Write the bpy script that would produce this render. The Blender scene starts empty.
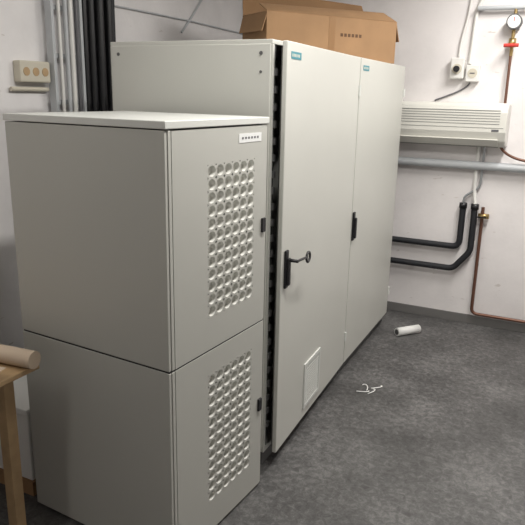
import bpy, bmesh, math, random
from mathutils import Vector, Matrix
random.seed(4)
D=bpy.data; SC=bpy.context.scene
# ---------------- materials ----------------
def mat(name,col,rough=0.5,metal=0.0,var=0.0,scale=6.0,bump=0.0,bscale=200.0,emit=0.0,spec=0.5):
    m=D.materials.new(name); m.use_nodes=True
    nt=m.node_tree; b=nt.nodes['Principled BSDF']
    b.inputs['Base Color'].default_value=(*col,1); b.inputs['Roughness'].default_value=rough
    b.inputs['Metallic'].default_value=metal
    b.inputs['Specular IOR Level'].default_value=spec
    if emit>0:
        b.inputs['Emission Color'].default_value=(*col,1); b.inputs['Emission Strength'].default_value=emit
    tc=nt.nodes.new('ShaderNodeTexCoord')
    if var>0:
        n=nt.nodes.new('ShaderNodeTexNoise'); n.inputs['Scale'].default_value=scale; n.inputs['Detail'].default_value=5
        r=nt.nodes.new('ShaderNodeValToRGB')
        r.color_ramp.elements[0].position=0.3; r.color_ramp.elements[1].position=0.7
        r.color_ramp.elements[0].color=(*[c*(1-var) for c in col],1)
        r.color_ramp.elements[1].color=(*[min(1,c*(1+var)) for c in col],1)
        nt.links.new(tc.outputs['Object'],n.inputs['Vector']); nt.links.new(n.outputs['Fac'],r.inputs['Fac'])
        nt.links.new(r.outputs['Color'],b.inputs['Base Color'])
    if bump>0:
        n2=nt.nodes.new('ShaderNodeTexNoise'); n2.inputs['Scale'].default_value=bscale
        bp=nt.nodes.new('ShaderNodeBump'); bp.inputs['Strength'].default_value=bump; bp.inputs['Distance'].default_value=0.002
        nt.links.new(tc.outputs['Object'],n2.inputs['Vector']); nt.links.new(n2.outputs['Fac'],bp.inputs['Height'])
        nt.links.new(bp.outputs['Normal'],b.inputs['Normal'])
    return m
def wall_mat(name,col,marks=True):
    m=mat(name,col,.85,bump=.4,bscale=40); nt=m.node_tree; b=nt.nodes['Principled BSDF']
    tc=nt.nodes.new('ShaderNodeTexCoord')
    n=nt.nodes.new('ShaderNodeTexNoise'); n.inputs['Scale'].default_value=1.7; n.inputs['Detail'].default_value=7; n.inputs['Roughness'].default_value=.62
    r=nt.nodes.new('ShaderNodeValToRGB'); e=r.color_ramp.elements
    e[0].position=.30; e[0].color=(*[c*.88 for c in col],1); e[1].position=.62; e[1].color=(*[min(1,c*1.03) for c in col],1)
    mp=nt.nodes.new('ShaderNodeMapping'); mp.inputs['Scale'].default_value=(3.0,3.0,11.0)
    n2=nt.nodes.new('ShaderNodeTexNoise'); n2.inputs['Scale'].default_value=2.6; n2.inputs['Detail'].default_value=4
    r2=nt.nodes.new('ShaderNodeValToRGB'); q=r2.color_ramp.elements
    q[0].position=.69; q[0].color=(1,1,1,1); q[1].position=.76; q[1].color=(.68,.64,.60,1)
    mx=nt.nodes.new('ShaderNodeMix'); mx.data_type='RGBA'; mx.blend_type='MULTIPLY'; mx.inputs[0].default_value=1
    nt.links.new(tc.outputs['Object'],n.inputs['Vector']); nt.links.new(n.outputs['Fac'],r.inputs['Fac'])
    nt.links.new(tc.outputs['Object'],mp.inputs['Vector']); nt.links.new(mp.outputs['Vector'],n2.inputs['Vector']); nt.links.new(n2.outputs['Fac'],r2.inputs['Fac'])
    nt.links.new(r.outputs['Color'],mx.inputs[6]); nt.links.new(r2.outputs['Color'],mx.inputs[7])
    nt.links.new(mx.outputs[2],b.inputs['Base Color'])
    return m
M={}
M['cab']=mat('cabinet_paint',(.55,.55,.51),.42,var=.02,scale=2,bump=.15,bscale=300)
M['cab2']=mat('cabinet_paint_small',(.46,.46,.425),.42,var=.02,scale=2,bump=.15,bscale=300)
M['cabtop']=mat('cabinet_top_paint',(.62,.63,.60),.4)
M['plate']=mat('name_plate_metal',(.75,.76,.75),.35)
M['dish']=mat('vent_dish_paint',(.66,.66,.62),.4)
M['dark']=mat('dark_interior',(.03,.03,.03),.7)
M['plinth']=mat('plinth_grey',(.10,.10,.10),.6)
M['black']=mat('black_plastic',(.012,.012,.014),.4)
M['rubber']=mat('black_insulation',(.015,.016,.02),.6)
M['wall']=wall_mat('wall_plaster',(.84,.805,.80))
M['wallL']=wall_mat('wall_plaster_side',(.82,.80,.80))
M['ceil']=mat('ceiling_paint',(.8,.8,.79),.9)
M['skirt']=mat('skirting_vinyl',(.17,.165,.16),.5)
M['white']=mat('white_plastic',(.78,.77,.74),.4)
M['ivory']=mat('ivory_plastic',(.62,.58,.48),.45)
M['ac']=mat('ac_plastic',(.70,.69,.64),.35)
M['acd']=mat('ac_slot',(.25,.25,.24),.5)
M['pipe']=mat('painted_pipe',(.50,.52,.54),.4)
M['galv']=mat('galvanised_steel',(.42,.44,.46),.4,metal=.7)
M['copper']=mat('brown_pipe',(.16,.075,.05),.4,metal=.4)
M['brass']=mat('brass',(.45,.33,.15),.35,metal=.9)
M['red']=mat('red_paint',(.55,.04,.03),.4)
M['dial']=mat('dial_face',(.85,.85,.83),.3)
M['card']=mat('cardboard',(.34,.20,.10),.8,var=.10,scale=5)
M['cardin']=mat('cardboard_inside',(.25,.14,.065),.85,var=.08,scale=5)
M['tape']=mat('packing_tape',(.30,.17,.08),.3)
M['print']=mat('box_print',(.12,.06,.03),.8)
M['teal']=mat('label_teal',(.03,.22,.27),.4)
M['label']=mat('label_dark',(.12,.12,.13),.4)
M['wood']=mat('table_wood',(.48,.33,.18),.5,var=.15,scale=12)
M['paper']=mat('brown_paper',(.62,.50,.38),.8,var=.05)
M['wpaper']=mat('white_paper',(.8,.8,.78),.7)
M['tube']=mat('tube_emit',(1,.96,.90),.4,emit=6)
M['steel']=mat('steel_edge',(.5,.5,.5),.35,metal=.8)
def floor_mat():
    m=D.materials.new('floor_vinyl'); m.use_nodes=True; nt=m.node_tree; b=nt.nodes['Principled BSDF']
    tc=nt.nodes.new('ShaderNodeTexCoord')
    n1=nt.nodes.new('ShaderNodeTexNoise'); n1.inputs['Scale'].default_value=2.4; n1.inputs['Detail'].default_value=5
    n2=nt.nodes.new('ShaderNodeTexNoise'); n2.inputs['Scale'].default_value=30; n2.inputs['Detail'].default_value=9; n2.inputs['Roughness'].default_value=.82
    n2.inputs['Distortion'].default_value=.6
    mx=nt.nodes.new('ShaderNodeMix'); mx.data_type='FLOAT'; mx.inputs[0].default_value=.68
    r=nt.nodes.new('ShaderNodeValToRGB')
    e=r.color_ramp.elements; e[0].position=.37; e[0].color=(.034,.033,.032,1); e[1].position=.63; e[1].color=(.19,.187,.183,1)
    k=e.new(.5); k.color=(.088,.086,.085,1)
    nt.links.new(tc.outputs['Object'],n1.inputs['Vector']); nt.links.new(tc.outputs['Object'],n2.inputs['Vector'])
    nt.links.new(n1.outputs['Fac'],mx.inputs[2]); nt.links.new(n2.outputs['Fac'],mx.inputs[3])
    nt.links.new(mx.outputs[0],r.inputs['Fac']); nt.links.new(r.outputs['Color'],b.inputs['Base Color'])
    b.inputs['Roughness'].default_value=.45
    return m
M['floor']=floor_mat()
# ---------------- helpers ----------------
def link(o,parent=None):
    SC.collection.objects.link(o)
    if parent is not None: o.parent=parent
    return o
def empty(name,loc=(0,0,0),rz=0):
    e=D.objects.new(name,None); e.location=loc; e.rotation_euler=(0,0,rz); e.empty_display_size=.1
    return link(e)
def addbm(name,bm,m,parent=None,smooth=False):
    bmesh.ops.recalc_face_normals(bm,faces=bm.faces[:])
    me=D.meshes.new(name); bm.to_mesh(me); bm.free()
    for mm in (m if isinstance(m,list) else [m]): me.materials.append(mm)
    if smooth:
        for p in me.polygons: p.use_smooth=True
    return link(D.objects.new(name,me),parent)
def bx(bm,a,b,bev=0,mi=0):
    c=[(a[i]+b[i])/2 for i in range(3)]; s=[abs(b[i]-a[i]) for i in range(3)]
    r=bmesh.ops.create_cube(bm,size=1,matrix=Matrix.Translation(c)@Matrix.Diagonal((*s,1)))
    vs=r['verts']
    if bev>0:
        es=list(set(e for v in vs for e in v.link_edges))
        bmesh.ops.bevel(bm,geom=es,offset=bev,segments=2,affect='EDGES',profile=.5)
def box(name,a,b,m,parent=None,bev=0):
    bm=bmesh.new(); bx(bm,a,b,bev); return addbm(name,bm,m,parent)
def boxes(name,lst,m,parent=None,bev=0):
    bm=bmesh.new()
    for a,b in lst: bx(bm,a,b,bev)
    return addbm(name,bm,m,parent)
def cylbm(bm,p,q,r,seg=20,r2=None):
    p=Vector(p);q=Vector(q);d=q-p
    mt=Matrix.Translation((p+q)/2)@d.to_track_quat('Z','Y').to_matrix().to_4x4()
    bmesh.ops.create_cone(bm,cap_ends=True,segments=seg,radius1=r,radius2=r if r2 is None else r2,depth=d.length,matrix=mt)
def cyl(name,p,q,r,m,parent=None,seg=20,r2=None):
    bm=bmesh.new(); cylbm(bm,p,q,r,seg,r2)
    o=addbm(name,bm,m,parent)
    for f in o.data.polygons: f.use_smooth=len(f.vertices)==4
    return o
def tube(name,pts,r,m,parent=None,fillet=0.0,smooth=False):
    pts=[Vector(p) for p in pts]
    if fillet>0:
        out=[pts[0]]
        for i in range(1,len(pts)-1):
            a,b,c=pts[i-1],pts[i],pts[i+1]
            f=min(fillet,(a-b).length*.45,(c-b).length*.45)
            p0=b+(a-b).normalized()*f; p1=b+(c-b).normalized()*f
            for k in range(7):
                t=k/6; out.append(p0*(1-t)**2+b*2*t*(1-t)+p1*t*t)
        out.append(pts[-1]); pts=out
    cu=D.curves.new(name,'CURVE'); cu.dimensions='3D'; cu.bevel_depth=r; cu.bevel_resolution=5; cu.use_fill_caps=True
    if smooth:
        sp=cu.splines.new('NURBS'); sp.points.add(len(pts)-1); sp.order_u=4; sp.use_endpoint_u=True
    else:
        sp=cu.splines.new('POLY'); sp.points.add(len(pts)-1)
    for i,p in enumerate(pts): sp.points[i].co=(*p,1)
    tmp=D.objects.new(name+'_c',cu); SC.collection.objects.link(tmp)
    dg=bpy.context.evaluated_depsgraph_get()
    me=D.meshes.new_from_object(tmp.evaluated_get(dg)); me.name=name
    D.objects.remove(tmp); D.curves.remove(cu)
    me.materials.clear(); me.materials.append(m)
    for p in me.polygons: p.use_smooth=len(p.vertices)==4
    return link(D.objects.new(name,me),parent)
# ---------------- room ----------------
XL,XR,YB,YF,H=-2.7,2.3,-1.8,5.05,3.0
box('floor',(XL-.15,YB-.15,-.1),(XR+.15,YF+.15,0),M['floor'])
box('ceiling',(XL-.15,YB-.15,H),(XR+.15,YF+.15,H+.1),M['ceil'])
box('wall_far',(XL-.15,YF,0),(XR+.15,YF+.15,H),M['wall'])
box('wall_left',(XL-.15,YB,0),(XL,YF,H),M['wallL'])
box('wall_right',(XR,YB,0),(XR+.15,YF,H),M['wall'])
box('wall_back',(XL-.15,YB-.15,0),(XR+.15,YB,H),M['wall'])
box('baseboard_far',(XL,YF-.012,0),(XR,YF,.075),M['skirt'],bev=.003)
box('baseboard_left',(XL,YB,0),(XL+.012,YF-.012,.075),M['skirt'],bev=.003)
box('baseboard_right',(XR-.012,YB,0),(XR,YF-.012,.075),M['skirt'],bev=.003)
# ---------------- small cabinet ----------------
def vent_bm(y0,y1,z0,z1,nc,nr,x):
    bm=bmesh.new(); cw=(y1-y0)/nc; ch=(z1-z0)/nr; N=24
    for i in range(nc):
        for j in range(nr):
            cy=y0+(i+.5)*cw; cz=z0+(j+.5)*ch
            sq=[];el=[];inn=[]
            for k in range(N):
                a=2*math.pi*(k+.5)/N; c,s=math.cos(a),math.sin(a)
                mxx=max(abs(c),abs(s)); sq.append(bm.verts.new((x,cy+c/mxx*cw/2,cz+s/mxx*ch/2)))
                el.append(bm.verts.new((x,cy+c*cw*.44,cz+s*ch*.42)))
                inn.append(bm.verts.new((x-.018,cy+c*cw*.36,cz+s*ch*.32-.002)))
            for k in range(N):
                l=(k+1)%N
                f=bm.faces.new((sq[k],sq[l],el[l],el[k])); f.material_index=0
                f=bm.faces.new((el[k],el[l],inn[l],inn[k])); f.material_index=1
            f=bm.faces.new(inn); f.material_index=1
    return bm
def panel_with_window(bm,x0,x1,Y0,Y1,Z0,Z1,y0,y1,z0,z1):
    bx(bm,(x0,Y0,Z0),(x1,y0,Z1)); bx(bm,(x0,y1,Z0),(x1,Y1,Z1))
    bx(bm,(x0,y0,Z0),(x1,y1,z0)); bx(bm,(x0,y0,z1),(x1,y1,Z1))
sc=empty('equipment_cabinet',(-1.172,1.641,0),math.radians(-3.6))
W,DP,HT,S=.655,.765,1.692,.828
box('core',(-DP+.012,.012,.0),(-.020,W-.012,HT-.03),M['dark'],sc)
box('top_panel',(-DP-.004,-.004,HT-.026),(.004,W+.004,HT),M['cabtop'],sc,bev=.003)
V0,V1=.232,.552
for nm,z0,z1 in (('upper',S+.004,HT-.03),('lower',.012,S-.004)):
    box('side_panel_near_'+nm,(-DP+.001,0,z0),(-.003,.014,z1),M['cab2'],sc,bev=.002)
    box('side_panel_rear_'+nm,(-DP,.002,z0),(-DP+.014,W-.002,z1),M['cab2'],sc,bev=.002)
    box('side_panel_far_'+nm,(-DP+.001,W-.014,z0),(-.003,W,z1),M['cab2'],sc,bev=.002)
    box('corner_post_'+nm,(-.02,.0145,z0),(0,.030,z1),M['cab2'],sc,bev=.0015)
box('seam_rail',(-DP+.004,.004,S-.006),(-.004,W-.004,S+.006),M['dark'],sc)
for nm,z0,z1,v0,v1 in (('upper',S+.004,HT-.032,.96,1.535),('lower',.014,S-.004,.155,.725)):
    bm=bmesh.new(); panel_with_window(bm,-.018,0,.033,W-.0145,z0,z1,V0,V1,v0,v1)
    bmesh.ops.remove_doubles(bm,verts=bm.verts[:],dist=1e-5)
    addbm('door_'+nm,bm,M['cab2'],sc)
    addbm('door_vent_'+nm,vent_bm(V0,V1,v0,v1,6,12,0.0),[M['cab2'],M['dish']],sc)
    zc=(1.255 if nm=='upper' else .43)
    box('latch_'+nm,(0,W-.045,zc-.03),(.010,W-.018,zc+.03),M['black'],sc,bev=.003)
box('name_plate',(0,.435,1.600),(.0015,.600,1.634),M['plate'],sc)
boxes('name_plate_print',[((.0015,.455+i*.022,1.613),(.0022,.467+i*.022,1.621)) for i in range(6)],M['label'],sc)
# ---------------- tall cabinets ----------------
XF,XB=-1.185,-2.02
ZB,ZT=.075,2.0
ROT=math.radians(1.4); PIV=Vector((XF,2.43,0))
def tall(y0,y1,near):
    e=empty('electrical_cabinet')
    Rm=Matrix.Rotation(ROT,3,'Z'); e.rotation_euler=(0,0,ROT); e.location=PIV-Rm@PIV
    t=.02
    box('plinth',(XB+.01,y0+.005,0),(XF-.01,y1-.005,ZB),M['plinth'],e,bev=.003)
    box('bottom_panel',(XB,y0,ZB),(XF,y1,ZB+t),M['cab'],e)
    box('top_panel',(XB,y0,ZT-t),(XF,y1,ZT),M['cab'],e,bev=.003)
    box('side_panel_near',(XB,y0,ZB+t),(XF,y0+t,ZT-t),M['cab'],e)
    box('side_panel_far',(XB,y1-t,ZB+t),(XF,y1,ZT-t),M['cab'],e)
    box('back_panel',(XB,y0+t,ZB+t),(XB+t,y1-t,ZT-t),M['cab'],e)
    box('mounting_plate',(XB+.1,y0+.06,ZB+.1),(XB+.13,y1-.06,ZT-.1),M['galv'],e)
    box('frame_lip',(XF-.03,y0+t,ZB+t),(XF-.005,y0+.045,ZT-t),M['dark'],e)
    if near:
        box('side_cover',(XB+.008,y0-.006,ZB+.02),(XF-.006,y0,ZT-.018),M['cab'],e,bev=.003)
        bm=bmesh.new()
        for xx in (XB+.05,XF-.05):
            for zz in (ZT-.055,1.1,ZB+.08): cylbm(bm,(xx,y0-.006,zz),(xx,y0-.0085,zz),.008,12)
        for zz in (ZT-.13,): cylbm(bm,(XF-.05,y0-.006,zz),(XF-.05,y0-.0085,zz),.006,12)
        addbm('cover_screws',bm,M['plinth'],e)
        bm=bmesh.new()
        for i in range(24):
            z=.2+i*.072; bx(bm,(XF-.012,y0+.03,z),(XF+.004,y0+.05,z+.03))
        addbm('frame_clips',bm,M['steel'],e)
        for i in range(5):
            z=.4+i*.33
            tube('wire_%d'%i,[(XF-.1,y0+.08,z),(XF-.02,y0+.06,z+.05),(XF+.008,y0+.045,z+.13),(XF-.05,y0+.07,z+.25)],.005,M['black'],e,smooth=True)
    hg=D.objects.new('door_hinge_axis',None); link(hg,e); hg.empty_display_size=.05
    hg.location=(XF+.004,y1-.006,0)
    w=(y1-y0)-.010
    box('door',(0,-w,ZB+.012),(.022,0,ZT-.006),M['cab'],hg,bev=.004)
    box('door_return',(-.012,-w+.02,ZB+.03),(0,-.02,ZT-.03),M['plinth'],hg)
    box('maker_label',(.022,-w+.045,ZT-.075),(.0235,-w+.165,ZT-.045),M['teal'],hg)
    boxes('maker_label_print',[((.0235,-w+.055+i*.016,ZT-.066),(.0240,-w+.063+i*.016,ZT-.054)) for i in range(6)],M['ivory'],hg)
    return e,hg,w
YM=3.60
a,ha,wa=tall(2.43,YM,True)
ha.rotation_euler=(0,0,math.radians(1.9))
b,hb,wb=tall(YM+.004,4.72,False)
def handle(hg,w,zc,y0,key):
    box('handle_plate',(.022,-w+y0,zc-.09),(.034,-w+y0+.036,zc+.09),M['black'],hg,bev=.005)
    box('handle_lever',(.034,-w+y0+.005,zc-.075),(.048,-w+y0+.031,zc+.055),M['black'],hg,bev=.006)
    if key:
        yk=-w+y0+.018
        cyl('key_shaft',(.034,yk,zc+.045),(.085,yk,zc+.045),.008,M['black'],hg)
        tube('key_bar',[(.08,yk,zc+.045),(.082,yk+.125,zc+.035)],.006,M['black'],hg)
        bm=bmesh.new(); R,r=.024,.006; n,m_=24,8
        vs=[[bm.verts.new((.082+r*math.sin(2*math.pi*j/m_),yk+.145+(R+r*math.cos(2*math.pi*j/m_))*math.cos(2*math.pi*i/n),zc+.032+(R+r*math.cos(2*math.pi*j/m_))*math.sin(2*math.pi*i/n))) for j in range(m_)] for i in range(n)]
        for i in range(n):
            for j in range(m_): bm.faces.new((vs[i][j],vs[(i+1)%n][j],vs[(i+1)%n][(j+1)%m_],vs[i][(j+1)%m_]))
        addbm('key_ring',bm,M['black'],hg,True)
handle(ha,wa,1.01,.03,True); handle(hb,wb,1.00,-.002,False)
bm=bmesh.new()
g0,g1,gz0,gz1=-.79,-.53,.145,.405
for (p,q) in (((.022,g0,gz0),(.030,g1,gz0+.02)),((.022,g0,gz1-.02),(.030,g1,gz1)),((.022,g0,gz0+.02),(.030,g0+.02,gz1-.02)),((.022,g1-.02,gz0+.02),(.030,g1,gz1-.02))): bx(bm,p,q)
for i in range(14):
    z=gz0+.024+i*.0155; bx(bm,(.022,g0+.02,z),(.0275,g1-.02,z+.009))
addbm('filter_grille',bm,M['cabtop'],ha)
for h_ in (ha,hb):
    bx_=bmesh.new()
    for z in (.25,1.78): cylbm(bx_,(.026,-.006,z),(.026,-.006,z+.06),.009,12)
    addbm('hinge_barrels',bx_,M['cabtop'],h_)
# ---------------- cardboard box ----------------
p0=Vector((-1.79,3.58,2.0)); p1=Vector((-1.22,4.42,2.0)); L=(p1-p0).length; ang=math.atan2(p1.y-p0.y,p1.x-p0.x)
cb=empty('cardboard_box',(p0.x,p0.y,2.001),ang)
hh=.265; dd=.32; t=.006
box('bottom',(0,0,0),(L,dd,t),M['card'],cb)
box('face_front',(0,0,t),(L,t,hh),M['card'],cb)
box('face_rear',(0,dd-t,t),(L,dd,hh),M['cardin'],cb)
box('face_left',(0,t,t),(t,dd-t,hh),M['card'],cb)
box('face_right',(L-t,t,t),(L,dd-t,hh),M['card'],cb)
def quad(name,pts,m,parent,th=.005):
    bm=bmesh.new(); vs=[bm.verts.new(p) for p in pts]; bm.faces.new(vs)
    o=addbm(name,bm,m,parent); md=o.modifiers.new('s','SOLIDIFY'); md.thickness=th; return o
quad('flap_rear',[(0,dd-.003,hh),(L,dd-.003,hh),(L-.03,dd+.05,hh+.14),(.02,dd+.05,hh+.17)],M['cardin'],cb)
quad('flap_front',[(0,.003,hh),(L,.003,hh),(L-.01,.14,hh+.07),(.02,.14,hh+.055)],M['card'],cb)
quad('flap_left',[(.003,0,hh),(.003,dd,hh),(-.03,dd-.01,hh-.11),(-.03,.01,hh-.115)],M['card'],cb)
quad('flap_right',[(L-.003,0,hh),(L-.003,dd,hh),(L+.04,dd-.01,hh-.11),(L+.04,.01,hh-.12)],M['card'],cb)
boxes('print',[((.55+i*.03,-.001,.15),(.57+i*.03,0,.17)) for i in range(6)],M['print'],cb)
box('tape_strip',(L*.45,-.0012,.0),(L*.45+.05,0,hh),M['tape'],cb)
# ---------------- air conditioner ----------------
ac=empty('air_conditioner')
prof=[(0,0),(-.13,.0),(-.18,.04),(-.205,.11),(-.205,.25),(-.19,.30),(-.15,.315),(0,.315)]
bm=bmesh.new(); x0,x1=-1.34,-.485; zb=1.435; yw=5.05
l=[bm.verts.new((x0,yw+y,zb+z)) for y,z in prof]; r=[bm.verts.new((x1,yw+y,zb+z)) for y,z in prof]
for i in range(len(prof)):
    j=(i+1)%len(prof); bm.faces.new((l[i],l[j],r[j],r[i]))
bm.faces.new(l); bm.faces.new(r)
o=addbm('housing',bm,M['ac'],ac); md=o.modifiers.new('b','BEVEL'); md.width=.012; md.segments=3
boxes('intake_slots',[((x0+.05,yw-.2065,zb+.165+i*.019),(x1-.05,yw-.204,zb+.170+i*.019)) for i in range(6)],M['acd'],ac)
box('panel_seam',(x0+.02,yw-.2065,zb+.138),(x1-.02,yw-.204,zb+.142),M['acd'],ac)
o=box('air_vane',(x0+.05,-.004,-.035),(x1-.05,.004,.035),M['ac'],ac,bev=.003); o.location=(0,yw-.178,zb+.035); o.rotation_euler=(math.radians(48),0,0)
box('outlet_slot',(x0+.05,yw-.13,zb-.002),(x1-.05,yw-.08,zb+.002),M['acd'],ac)
box('display',(x1-.10,yw-.2075,zb+.115),(x1-.05,yw-.2045,zb+.13),M['label'],ac)
# ---------------- pipes on far wall ----------------
def brackets(parent,lst):
    boxes('wall_brackets',[((x-.012,y,z-.008),(x+.012,5.05,z+.008)) for x,y,z in lst],M['galv'],parent)
pp=empty('heating_pipe')
tube('pipe',[(-2.7,5.0,1.285),(2.3,5.0,1.285)],.032,M['pipe'],pp)
brackets(pp,[(-1.0,5.0,1.285),(.2,5.0,1.285),(1.3,5.0,1.285)])
rp=empty('refrigerant_pipes')
tube('pipe_upper',[(-2.7,5.01,.635),(-.75,5.01,.635),(-.75,5.01,.96)],.024,M['rubber'],rp,fillet=.06)
tube('pipe_lower',[(-2.7,5.0,.455),(-.78,5.0,.455),(-.66,5.0,.61),(-.66,5.0,.96)],.024,M['rubber'],rp,fillet=.04)
cyl('collar_a',(-.75,5.01,.95),(-.75,5.01,.99),.030,M['black'],rp)
cyl('collar_b',(-.66,5.0,.95),(-.66,5.0,.99),.030,M['black'],rp)
brackets(rp,[(-.75,5.01,.85),(-.66,5.0,.80),(-1.1,5.01,.635),(-1.1,5.0,.455)])
tube('drain_a',[(-.68,5.02,1.44),(-.68,5.02,1.1),(-.66,5.0,.99)],.014,M['white'],rp,fillet=.04)
tube('drain_b',[(-.64,5.02,1.44),(-.64,5.02,1.12),(-.75,5.01,1.04),(-.75,5.01,.98)],.009,M['galv'],rp,fillet=.04)
cp=empty('copper_pipe')
tube('pipe',[(-.60,5.01,.97),(-.60,5.01,.10),(.6,5.01,.10),(2.3,5.01,.10)],.013,M['copper'],cp,fillet=.05)
cyl('valve_body',(-.63,5.01,.90),(-.55,5.01,.90),.020,M['brass'],cp)
cyl('valve_stem',(-.59,5.01,.90),(-.59,4.95,.90),.010,M['brass'],cp)
box('valve_lever',(-.63,4.94,.895),(-.56,4.95,.905),M['black'],cp)
brackets(cp,[(-.60,5.01,.5),(.1,5.01,.10),(1.1,5.01,.10)])
gp=empty('pressure_gauge')
GX=-.53
tube('supply_pipe',[(-.79,5.0,2.41),(-.2,5.0,2.405),(2.3,5.0,2.405)],.016,M['pipe'],gp,fillet=.10)
brackets(gp,[(-.76,5.0,2.41),(-.3,5.0,2.405),(GX,5.0,2.12)])
tube('riser',[(GX,5.0,2.41),(GX,5.0,2.08)],.012,M['brass'],gp)
cyl('dial_case',(GX,5.02,2.31),(GX,4.955,2.31),.052,M['plinth'],gp,seg=32)
cyl('dial_face',(GX,4.956,2.31),(GX,4.953,2.31),.043,M['dial'],gp,seg=32)
box('dial_needle',(GX-.003,4.951,2.31),(GX+.003,4.953,2.34),M['red'],gp)
cyl('valve_body',(GX,5.0,2.20),(GX,5.0,2.14),.026,M['brass'],gp)
tube('valve_handle',[(GX-.05,4.95,2.15),(GX+.05,4.95,2.15)],.013,M['red'],gp)
cyl('valve_stem',(GX,5.0,2.17),(GX,4.95,2.17),.008,M['brass'],gp)
tube('hose',[(GX,5.0,2.1),(GX,4.98,1.85),(-.52,4.97,1.6),(-.55,4.95,1.45),(-.45,4.96,1.36),(-.3,4.97,1.33),(.2,4.97,1.31)],.010,M['copper'],gp,smooth=True)
sw=empty('isolator_switch')
box('housing',(-.945,4.98,1.92),(-.845,5.05,2.07),M['white'],sw,bev=.008)
cyl('knob_base',(-.895,4.98,1.99),(-.895,4.972,1.99),.036,M['ivory'],sw,seg=28)
cyl('knob',(-.895,4.975,1.99),(-.895,4.945,1.99),.022,M['black'],sw,seg=24)
so=empty('wall_socket')
box('plate',(-.83,4.99,1.90),(-.735,5.05,2.02),M['white'],so,bev=.006)
cyl('socket_recess',(-.782,4.99,1.96),(-.782,4.986,1.96),.034,M['ivory'],so,seg=28)
boxes('socket_slot',[((-.80,4.984,1.956),(-.765,4.986,1.964))],M['label'],so)
ct=empty('cable_conduit')
tube('conduit',[(-.76,5.035,3.0),(-.76,5.035,2.50),(-.80,5.035,2.40),(-.815,5.035,2.03)],.014,M['white'],ct,fillet=.05)
c2=empty('switch_cable')
tube('cable',[(-.895,5.035,2.075),(-.90,5.035,2.2),(-.85,5.035,2.32),(-.84,5.035,2.6),(-.84,5.035,3.0)],.008,M['white'],c2,smooth=True)
c3=empty('socket_cable')
tube('cable',[(-.80,5.04,1.895),(-.82,5.04,1.84),(-.95,5.04,1.80),(-1.05,5.04,1.76)],.006,M['label'],c3,smooth=True)
# ---------------- left wall ----------------
cl=empty('cable_ladder')
boxes('rails',[((XL+.03,2.66,0.01),(XL+.075,2.68,2.99)),((XL+.03,2.88,0.01),(XL+.075,2.90,2.99))],M['pipe'],cl)
boxes('rungs',[((XL+.035,2.68,.2+i*.25),(XL+.055,2.88,.225+i*.25)) for i in range(11)],M['pipe'],cl)
boxes('brackets',[((XL,2.66,z),(XL+.03,2.90,z+.03)) for z in (.5,1.4,2.3)],M['galv'],cl)
cs=empty('cable_bundle')
cabs=[(2.95,.022,.04,'black'),(3.00,.026,.05,'black'),(3.05,.024,.04,'black'),(3.03,.024,.09,'black'),(3.10,.026,.04,'black'),(3.15,.024,.04,'black'),(3.12,.022,.08,'black'),(3.20,.022,.035,'rubber'),
 (2.80,.014,.08,'white'),(2.76,.012,.08,'pipe'),(2.84,.012,.085,'label'),(2.72,.010,.07,'white')]
for i,(y,r,x,mm) in enumerate(cabs):
    tube('cable_%d'%i,[(XL+x,y,.01),(XL+x,y+.01,1.2),(XL+x,y-.012,2.1),(XL+x,y+.01,2.99)],r,M[mm],cs,smooth=True)
ob=empty('socket_strip')
box('housing',(XL,2.44,1.815),(XL+.055,2.65,1.925),M['ivory'],ob,bev=.008)
bm=bmesh.new()
for i in range(3): cylbm(bm,(XL+.055,2.48+i*.065,1.87),(XL+.058,2.48+i*.065,1.87),.022,24)
addbm('sockets',bm,M['wood'],ob)
tube('duct',[(XL+.02,2.40,1.78),(XL+.02,2.655,1.78)],.012,M['ivory'],ob)
cpip=empty('corner_pipe')
tube('pipe',[(XL+.04,5.0,0),(XL+.04,5.0,3.0)],.022,M['black'],cpip)
wc=empty('wall_cable')
tube('cable',[(-2.69,4.0,2.2),(-2.69,4.3,2.45),(-2.69,4.6,2.8),(-2.69,4.7,3.0)],.008,M['pipe'],wc,smooth=True)
tube('cable_run',[(-2.69,3.24,2.29),(-2.69,4.1,2.29),(-2.69,5.04,2.27)],.006,M['pipe'],wc)
# ---------------- table w/ paper ----------------
tb=empty('wooden_table')
box('table_top',(-2.55,.85,.765),(-1.70,1.55,.787),M['wood'],tb,bev=.004)
for i,(x,y) in enumerate(((-1.83,1.49),(-1.83,.93),(-2.47,1.49),(-2.47,.93))):
    box('leg_%d'%i,(x-.024,y-.024,0),(x+.024,y+.024,.765),M['wood'],tb,bev=.003)
boxes('apron',[((-2.45,1.48,.69),(-1.85,1.50,.765)),((-2.45,.92,.69),(-1.85,.94,.765))],M['wood'],tb)
pr=empty('paper_roll')
tube('roll',[(-2.3,1.44,.822),(-1.675,1.505,.822)],.034,M['paper'],pr)
bm=bmesh.new()
n=18; rows=[]
for i in range(n):
    x=-2.3+.60*i/(n-1)
    rows.append([bm.verts.new((x,1.17+.23*j/7,.790+.010*(1+math.sin(i*1.3+j*.7))+(.02*(j/7)**2))) for j in range(8)])
for i in range(n-1):
    for j in range(7): bm.faces.new((rows[i][j],rows[i+1][j],rows[i+1][j+1],rows[i][j+1]))
addbm('loose_sheet',bm,M['paper'],pr,True)
wb_=empty('storage_box')
box('carton_base',(-2.45,1.72,0),(-1.99,2.1,.07),M['card'],wb_)
box('box_body',(-2.44,1.73,.07),(-2.0,2.09,.40),M['wpaper'],wb_,bev=.006)
box('box_lid',(-2.45,1.72,.40),(-1.99,2.1,.43),M['wpaper'],wb_,bev=.005)
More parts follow.
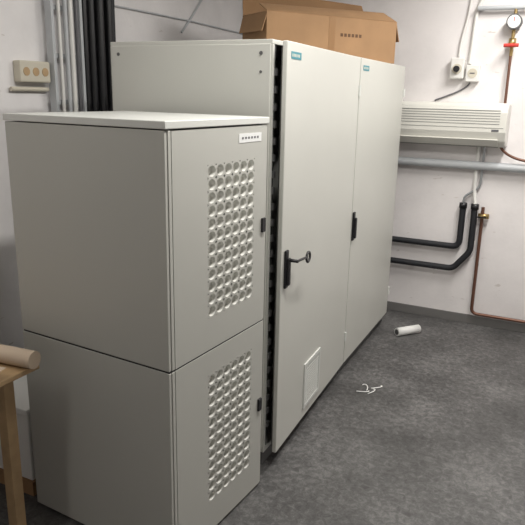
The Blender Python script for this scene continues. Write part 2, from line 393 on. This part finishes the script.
# ---------------- floor bits ----------------
pt=empty('paper_tube')
cyl('tube_body',(-1.06,4.47,.032),(-.93,4.63,.032),.032,M['wpaper'],pt,seg=28)
cyl('tube_bore',(-1.062,4.4675,.032),(-1.060,4.470,.032),.021,M['plinth'],pt,seg=24)
zt=empty('cable_ties')
for i,(dx,dy,a_) in enumerate(((0,0,.3),(.045,.03,1.2),(-.01,.07,2.0),(.06,.10,.7))):
    x=-.99+dx; y=3.44+dy; c,s=math.cos(a_)*.045,math.sin(a_)*.045
    tube('tie_%d'%i,[(x-c,y-s,.003),(x+s*.5,y-c*.5,.012),(x+c,y+s,.008),(x+c*.6-s*.4,y+s*.6+c*.4,.003)],.003,M['wpaper'],zt,smooth=True)
# ---------------- lights ----------------
def fixture(x,y,length,power,along='Y'):
    e=empty('ceiling_lamp',(x,y,H))
    sx,sy=(.16,length) if along=='Y' else (length,.16)
    box('housing',(-sx/2,-sy/2,-.05),(sx/2,sy/2,-.001),M['white'],e,bev=.005)
    box('diffuser',(-sx/2+.015,-sy/2+.015,-.062),(sx/2-.015,sy/2-.015,-.05),M['tube'],e)
    ld=D.lights.new('lamp_light','AREA'); ld.shape='RECTANGLE'; ld.size=sx; ld.size_y=sy; ld.energy=power; ld.color=(1,.972,.925)
    lo=D.objects.new('lamp_light',ld); link(lo,e); lo.location=(0,0,-.07)
fixture(-.5,2.1,.9,41)
fixture(-.1,3.9,1.2,50)
fixture(-1.6,.3,1.2,8)
w=D.worlds.new('World'); SC.world=w; w.use_nodes=True
w.node_tree.nodes['Background'].inputs[0].default_value=(.8,.85,.9,1); w.node_tree.nodes['Background'].inputs[1].default_value=.15
# ---------------- camera ----------------
cd=D.cameras.new('Camera'); cam=D.objects.new('Camera',cd); SC.collection.objects.link(cam); SC.camera=cam
cd.sensor_width=36; cd.lens=36*620/525; cd.clip_start=.05
yaw=math.radians(26.5); pit=math.radians(-15.2); roll=math.radians(1.2)
fwd=Vector((-math.sin(yaw)*math.cos(pit),math.cos(yaw)*math.cos(pit),math.sin(pit)))
right=Vector((math.cos(yaw),math.sin(yaw),0)); up=right.cross(fwd)
r2=right*math.cos(roll)+up*math.sin(roll); u2=-right*math.sin(roll)+up*math.cos(roll)
R=Matrix((r2,u2,-fwd)).transposed().to_4x4()
cam.matrix_world=Matrix.Translation((0,0,1.78))@R
SC.view_settings.view_transform='Standard'
